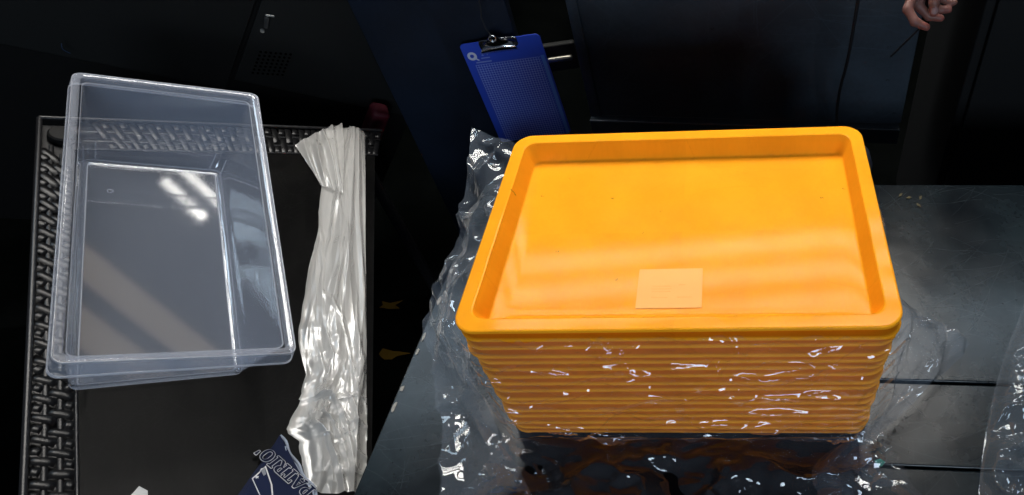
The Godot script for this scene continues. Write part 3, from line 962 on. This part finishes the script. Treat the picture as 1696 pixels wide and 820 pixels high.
# ---------------------------------------------------------------- dark things behind, scraps
func small_things() -> void:
	# big dark sheet metal box beyond the bench
	var bm := mat(Color(0.030, 0.042, 0.056), 0.40, 0.5)
	bm.albedo_texture = worn(512, Color(0.5, 0.5, 0.52), Color(1, 1, 1), 1.0, 160, Color(2, 2, 2), 40, 51)
	bm.uv1_triplanar = true
	bm.uv1_scale = Vector3(0.9, 0.9, 0.9)
	var yaw := -10.8
	var xf := Transform3D(Basis(Vector3.UP, deg_to_rad(yaw)), Vector3(0.182, -0.2, -0.884))
	var o := thing("machine_box", "big dark sheet metal box with a folded lower edge beyond the bench", "machine", xf)
	part("face", slab(0.935, 0.95, 0.004, 0.0012), bm, o, Transform3D(Basis(), Vector3(0, 0.0, -0.002)))
	part("folded_edge", slab(0.935, 0.006, 0.030, 0.0025), bm, o, Transform3D(Basis(), Vector3(0, -0.0065, 0.012)))
	part("lower_flange", slab(0.935, 0.05, 0.003, 0.001), bm, o, Transform3D(Basis(), Vector3(0, -0.0575, 0.022)))
	part("side_panel", slab(0.004, 0.95, 0.25, 0.001), bm, o, Transform3D(Basis(), Vector3(-0.470, 0.0, -0.13)))
	part("side_panel", slab(0.004, 0.95, 0.25, 0.001), bm, o, Transform3D(Basis(), Vector3(0.470, 0.0, -0.13)))
	part("corner_strip", slab(0.03, 0.95, 0.006, 0.001), bm, o, Transform3D(Basis(), Vector3(-0.452, 0.0, 0.004)))
	var k := part("black_cable", tube(curve([Vector3(0.42, 0.55, -0.60), Vector3(0.415, 0.2, -0.62), Vector3(0.412, 0.02, -0.66), Vector3(0.43, -0.14, -0.70), Vector3(0.46, -0.5, -0.7), Vector3(0.46, -0.89, -0.7)], 40), 0.004, 8), mat(Color(0.006, 0.006, 0.007), 0.5, 0.4), self)
	tag(k, "black cable hanging in front of the dark machine box", "cable")
	# dark cabinet at the right
	var cm := mat(Color(0.006, 0.0065, 0.007), 0.6, 0.3)
	var cab := thing("dark_cabinet", "black cabinet standing behind the right end of the bench", "cabinet", Transform3D(Basis(Vector3.UP, deg_to_rad(-9)), Vector3(1.30, -0.9, -0.95)))
	part("body", slab(0.95, 1.9, 0.5, 0.006), cm, cab)
	part("door", slab(0.44, 1.8, 0.018, 0.003), cm, cab, Transform3D(Basis(), Vector3(-0.23, 0.05, 0.260)))
	part("door", slab(0.44, 1.8, 0.018, 0.003), cm, cab, Transform3D(Basis(), Vector3(0.23, 0.05, 0.260)))
	# rounded dark canister just behind the stack
	var can := thing("dark_canister", "dark blue rounded canister half hidden behind the trays", "canister", Transform3D(Basis(), Vector3(0.345, 0.003, -0.30)))
	part("body", loft([ring(0.045, 0.045, 0.044, 0, 10), ring(0.048, 0.048, 0.047, 0.006, 10), ring(0.048, 0.048, 0.047, 0.12, 10), ring(0.040, 0.040, 0.039, 0.145, 10), ring(0.022, 0.022, 0.021, 0.155, 10)], [1, 1, 1, 1]), mat(Color(0.014, 0.017, 0.028), 0.5, 0.4), can)
	part("lid", loft([ring(0.021, 0.021, 0.02, 0.1555, 10), ring(0.021, 0.021, 0.02, 0.168, 10), ring(0.018, 0.018, 0.017, 0.171, 10)], [1, 2]), mat(Color(0.01, 0.011, 0.015), 0.5, 0.4), can)
	# dull metal bar that glints between clipboard and box
	var bar := thing("metal_bar", "short dull metal bar glinting between clipboard and machine box", "bar", Transform3D(Basis(Vector3.UP, 0.1), Vector3(-0.342, -0.028, -1.02)))
	part("bar_body", slab(0.075, 0.016, 0.016, 0.005), mat(Color(0.25, 0.24, 0.2), 0.35, 0.5, 1.0), bar)
	part("bracket", slab(0.10, 0.09, 0.02, 0.004), mat(Color(0.012, 0.012, 0.011), 0.6, 0.3), bar, Transform3D(Basis(), Vector3(0, -0.04, -0.02)))
	# wood shavings and a green scrap on the bench
	var wood := mat(Color(0.10, 0.08, 0.04), 0.7, 0.3)
	for q in [[0.490, -0.300, 0.3, "second from the left"], [0.515, -0.296, 1.2, "rightmost"], [0.505, -0.275, 2.2, "nearest"], [0.475, -0.31, 0.9, "leftmost"]]:
		var s := part("wood_shaving", poly([Vector2(-0.006, -0.0012), Vector2(0.003, -0.0025), Vector2(0.007, 0.002), Vector2(-0.0015, 0.0022)], 0, 0.0015), wood, self, Transform3D(Basis(Vector3.UP, q[2]), Vector3(q[0], 0.0016, q[1])))
		tag(s, "%s of four pale wood shavings on the bench behind the trays" % q[3], "wood shaving", "wood shavings on the bench")
	var g := part("green_scrap", poly([Vector2(-0.007, -0.004), Vector2(0.003, -0.006), Vector2(0.009, 0.0), Vector2(0.002, 0.006), Vector2(-0.006, 0.004)], 0, 0.0015), mat(Color(0.01, 0.22, 0.17), 0.5, 0.4), self, Transform3D(Basis(), Vector3(0.279, -0.002, 0.270)))
	tag(g, "small green scrap of plastic on the bench by the trays", "scrap")
	# white paper corner at the near edge of the woven table
	var pc := part("paper_scrap", poly([Vector2(-0.006, 0.0), Vector2(0.0, -0.008), Vector2(0.010, 0.002), Vector2(0.010, 0.06), Vector2(-0.05, 0.05)], 0.001, 0.0008), mat(Color(0.6, 0.6, 0.58), 0.7, 0.3), self, TB * Transform3D(Basis(), Vector3(-0.040, 0, 0.455)))
	tag(pc, "corner of white paper at the near edge of the woven table", "paper")
	# cabinet beyond the woven table, standing square to it
	var sc := thing("perforated_cabinet", "black cabinet with a perforated vent beyond the woven table", "cabinet", TB * Transform3D(Basis(), Vector3(0, 0, -0.68)))
	var sm := mat(Color(0.0065, 0.0070, 0.0068), 0.6, 0.35)
	part("body", slab(1.7, 1.0, 0.30, 0.004), mat(Color(0.003, 0.003, 0.003), 0.7, 0.3), sc, Transform3D(Basis(), Vector3(-0.2, -0.62, -0.17)))
	part("door", slab(0.82, 0.42, 0.012, 0.003), sm, sc, Transform3D(Basis(Vector3(0, 0, 1), -0.06), Vector3(-0.255, -0.045, -0.013)))
	part("door", slab(0.50, 0.42, 0.012, 0.003), sm, sc, Transform3D(Basis(Vector3(0, 0, 1), -0.06), Vector3(0.416, -0.05, -0.013)))
	var st := SurfaceTool.new()
	var hole := loft([ring(0.0030, 0.0030, 0.0029, 0, 2), ring(0.0030, 0.0030, 0.0029, 0.0012, 2)])
	st.begin(Mesh.PRIMITIVE_TRIANGLES)
	for i in 7:
		for j in 7:
			st.append_from(hole, 0, Transform3D(Basis(Vector3.RIGHT, PI / 2), Vector3(0.203 + 0.0112 * i + 0.0008 * j, 0.0 + 0.0118 * j + 0.0018 * i, -0.0062)))
	var vent := part("vent_holes", st.commit(), mat(Color(0.0008, 0.0008, 0.0008), 0.9, 0.05), sc)
	vent.set_meta("kind", "stuff")
	var latch_m := mat(Color(0.55, 0.54, 0.50), 0.3, 0.5, 0.6)
	var latch := part("latch_plate", slab(0.021, 0.005, 0.006, 0.002), latch_m, sc, Transform3D(Basis(Vector3(0, 0, 1), 0.12), Vector3(0.206, 0.186, -0.001)))
	part("latch_handle", slab(0.012, 0.034, 0.008, 0.003), mat(Color(0.03, 0.03, 0.03), 0.4, 0.5), latch, Transform3D(Basis(), Vector3(-0.006, -0.036, 0)))
	part("key_barrel", loft([ring(0.005, 0.005, 0.0048, 0, 6), ring(0.005, 0.005, 0.0048, 0.005, 6), ring(0.004, 0.004, 0.0039, 0.007, 6)], [1, 2]), latch_m, sc, Transform3D(Basis(Vector3.RIGHT, PI / 2), Vector3(0.199, 0.138, -0.006)))
	# dark red case edge beyond the far right corner of the woven table, blue cord on the cabinet
	var rc := thing("red_case", "dark red case with a grey strap end beside the perforated cabinet", "case", TB * Transform3D(Basis(), Vector3(0.520, -0.10, -0.62)))
	part("body", slab(0.05, 0.10, 0.06, 0.008, 0.012), mat(Color(0.05, 0.004, 0.010), 0.5, 0.4), rc)
	part("strap", slab(0.014, 0.03, 0.004, 0.001), mat(Color(0.12, 0.12, 0.12), 0.6, 0.3), rc, Transform3D(Basis(Vector3(0, 0, 1), -0.5), Vector3(-0.012, 0.012, 0.033)))
	var cord := part("blue_cord", tube(curve([Vector3(-0.168, 0.005, -0.661), Vector3(-0.165, -0.008, -0.658), Vector3(-0.152, -0.018, -0.661)], 12), 0.0009, 6), mat(Color(0.01, 0.03, 0.08), 0.5, 0.4), self, TB)
	tag(cord, "short curl of thin blue cord on the black cabinet's left door", "cord")
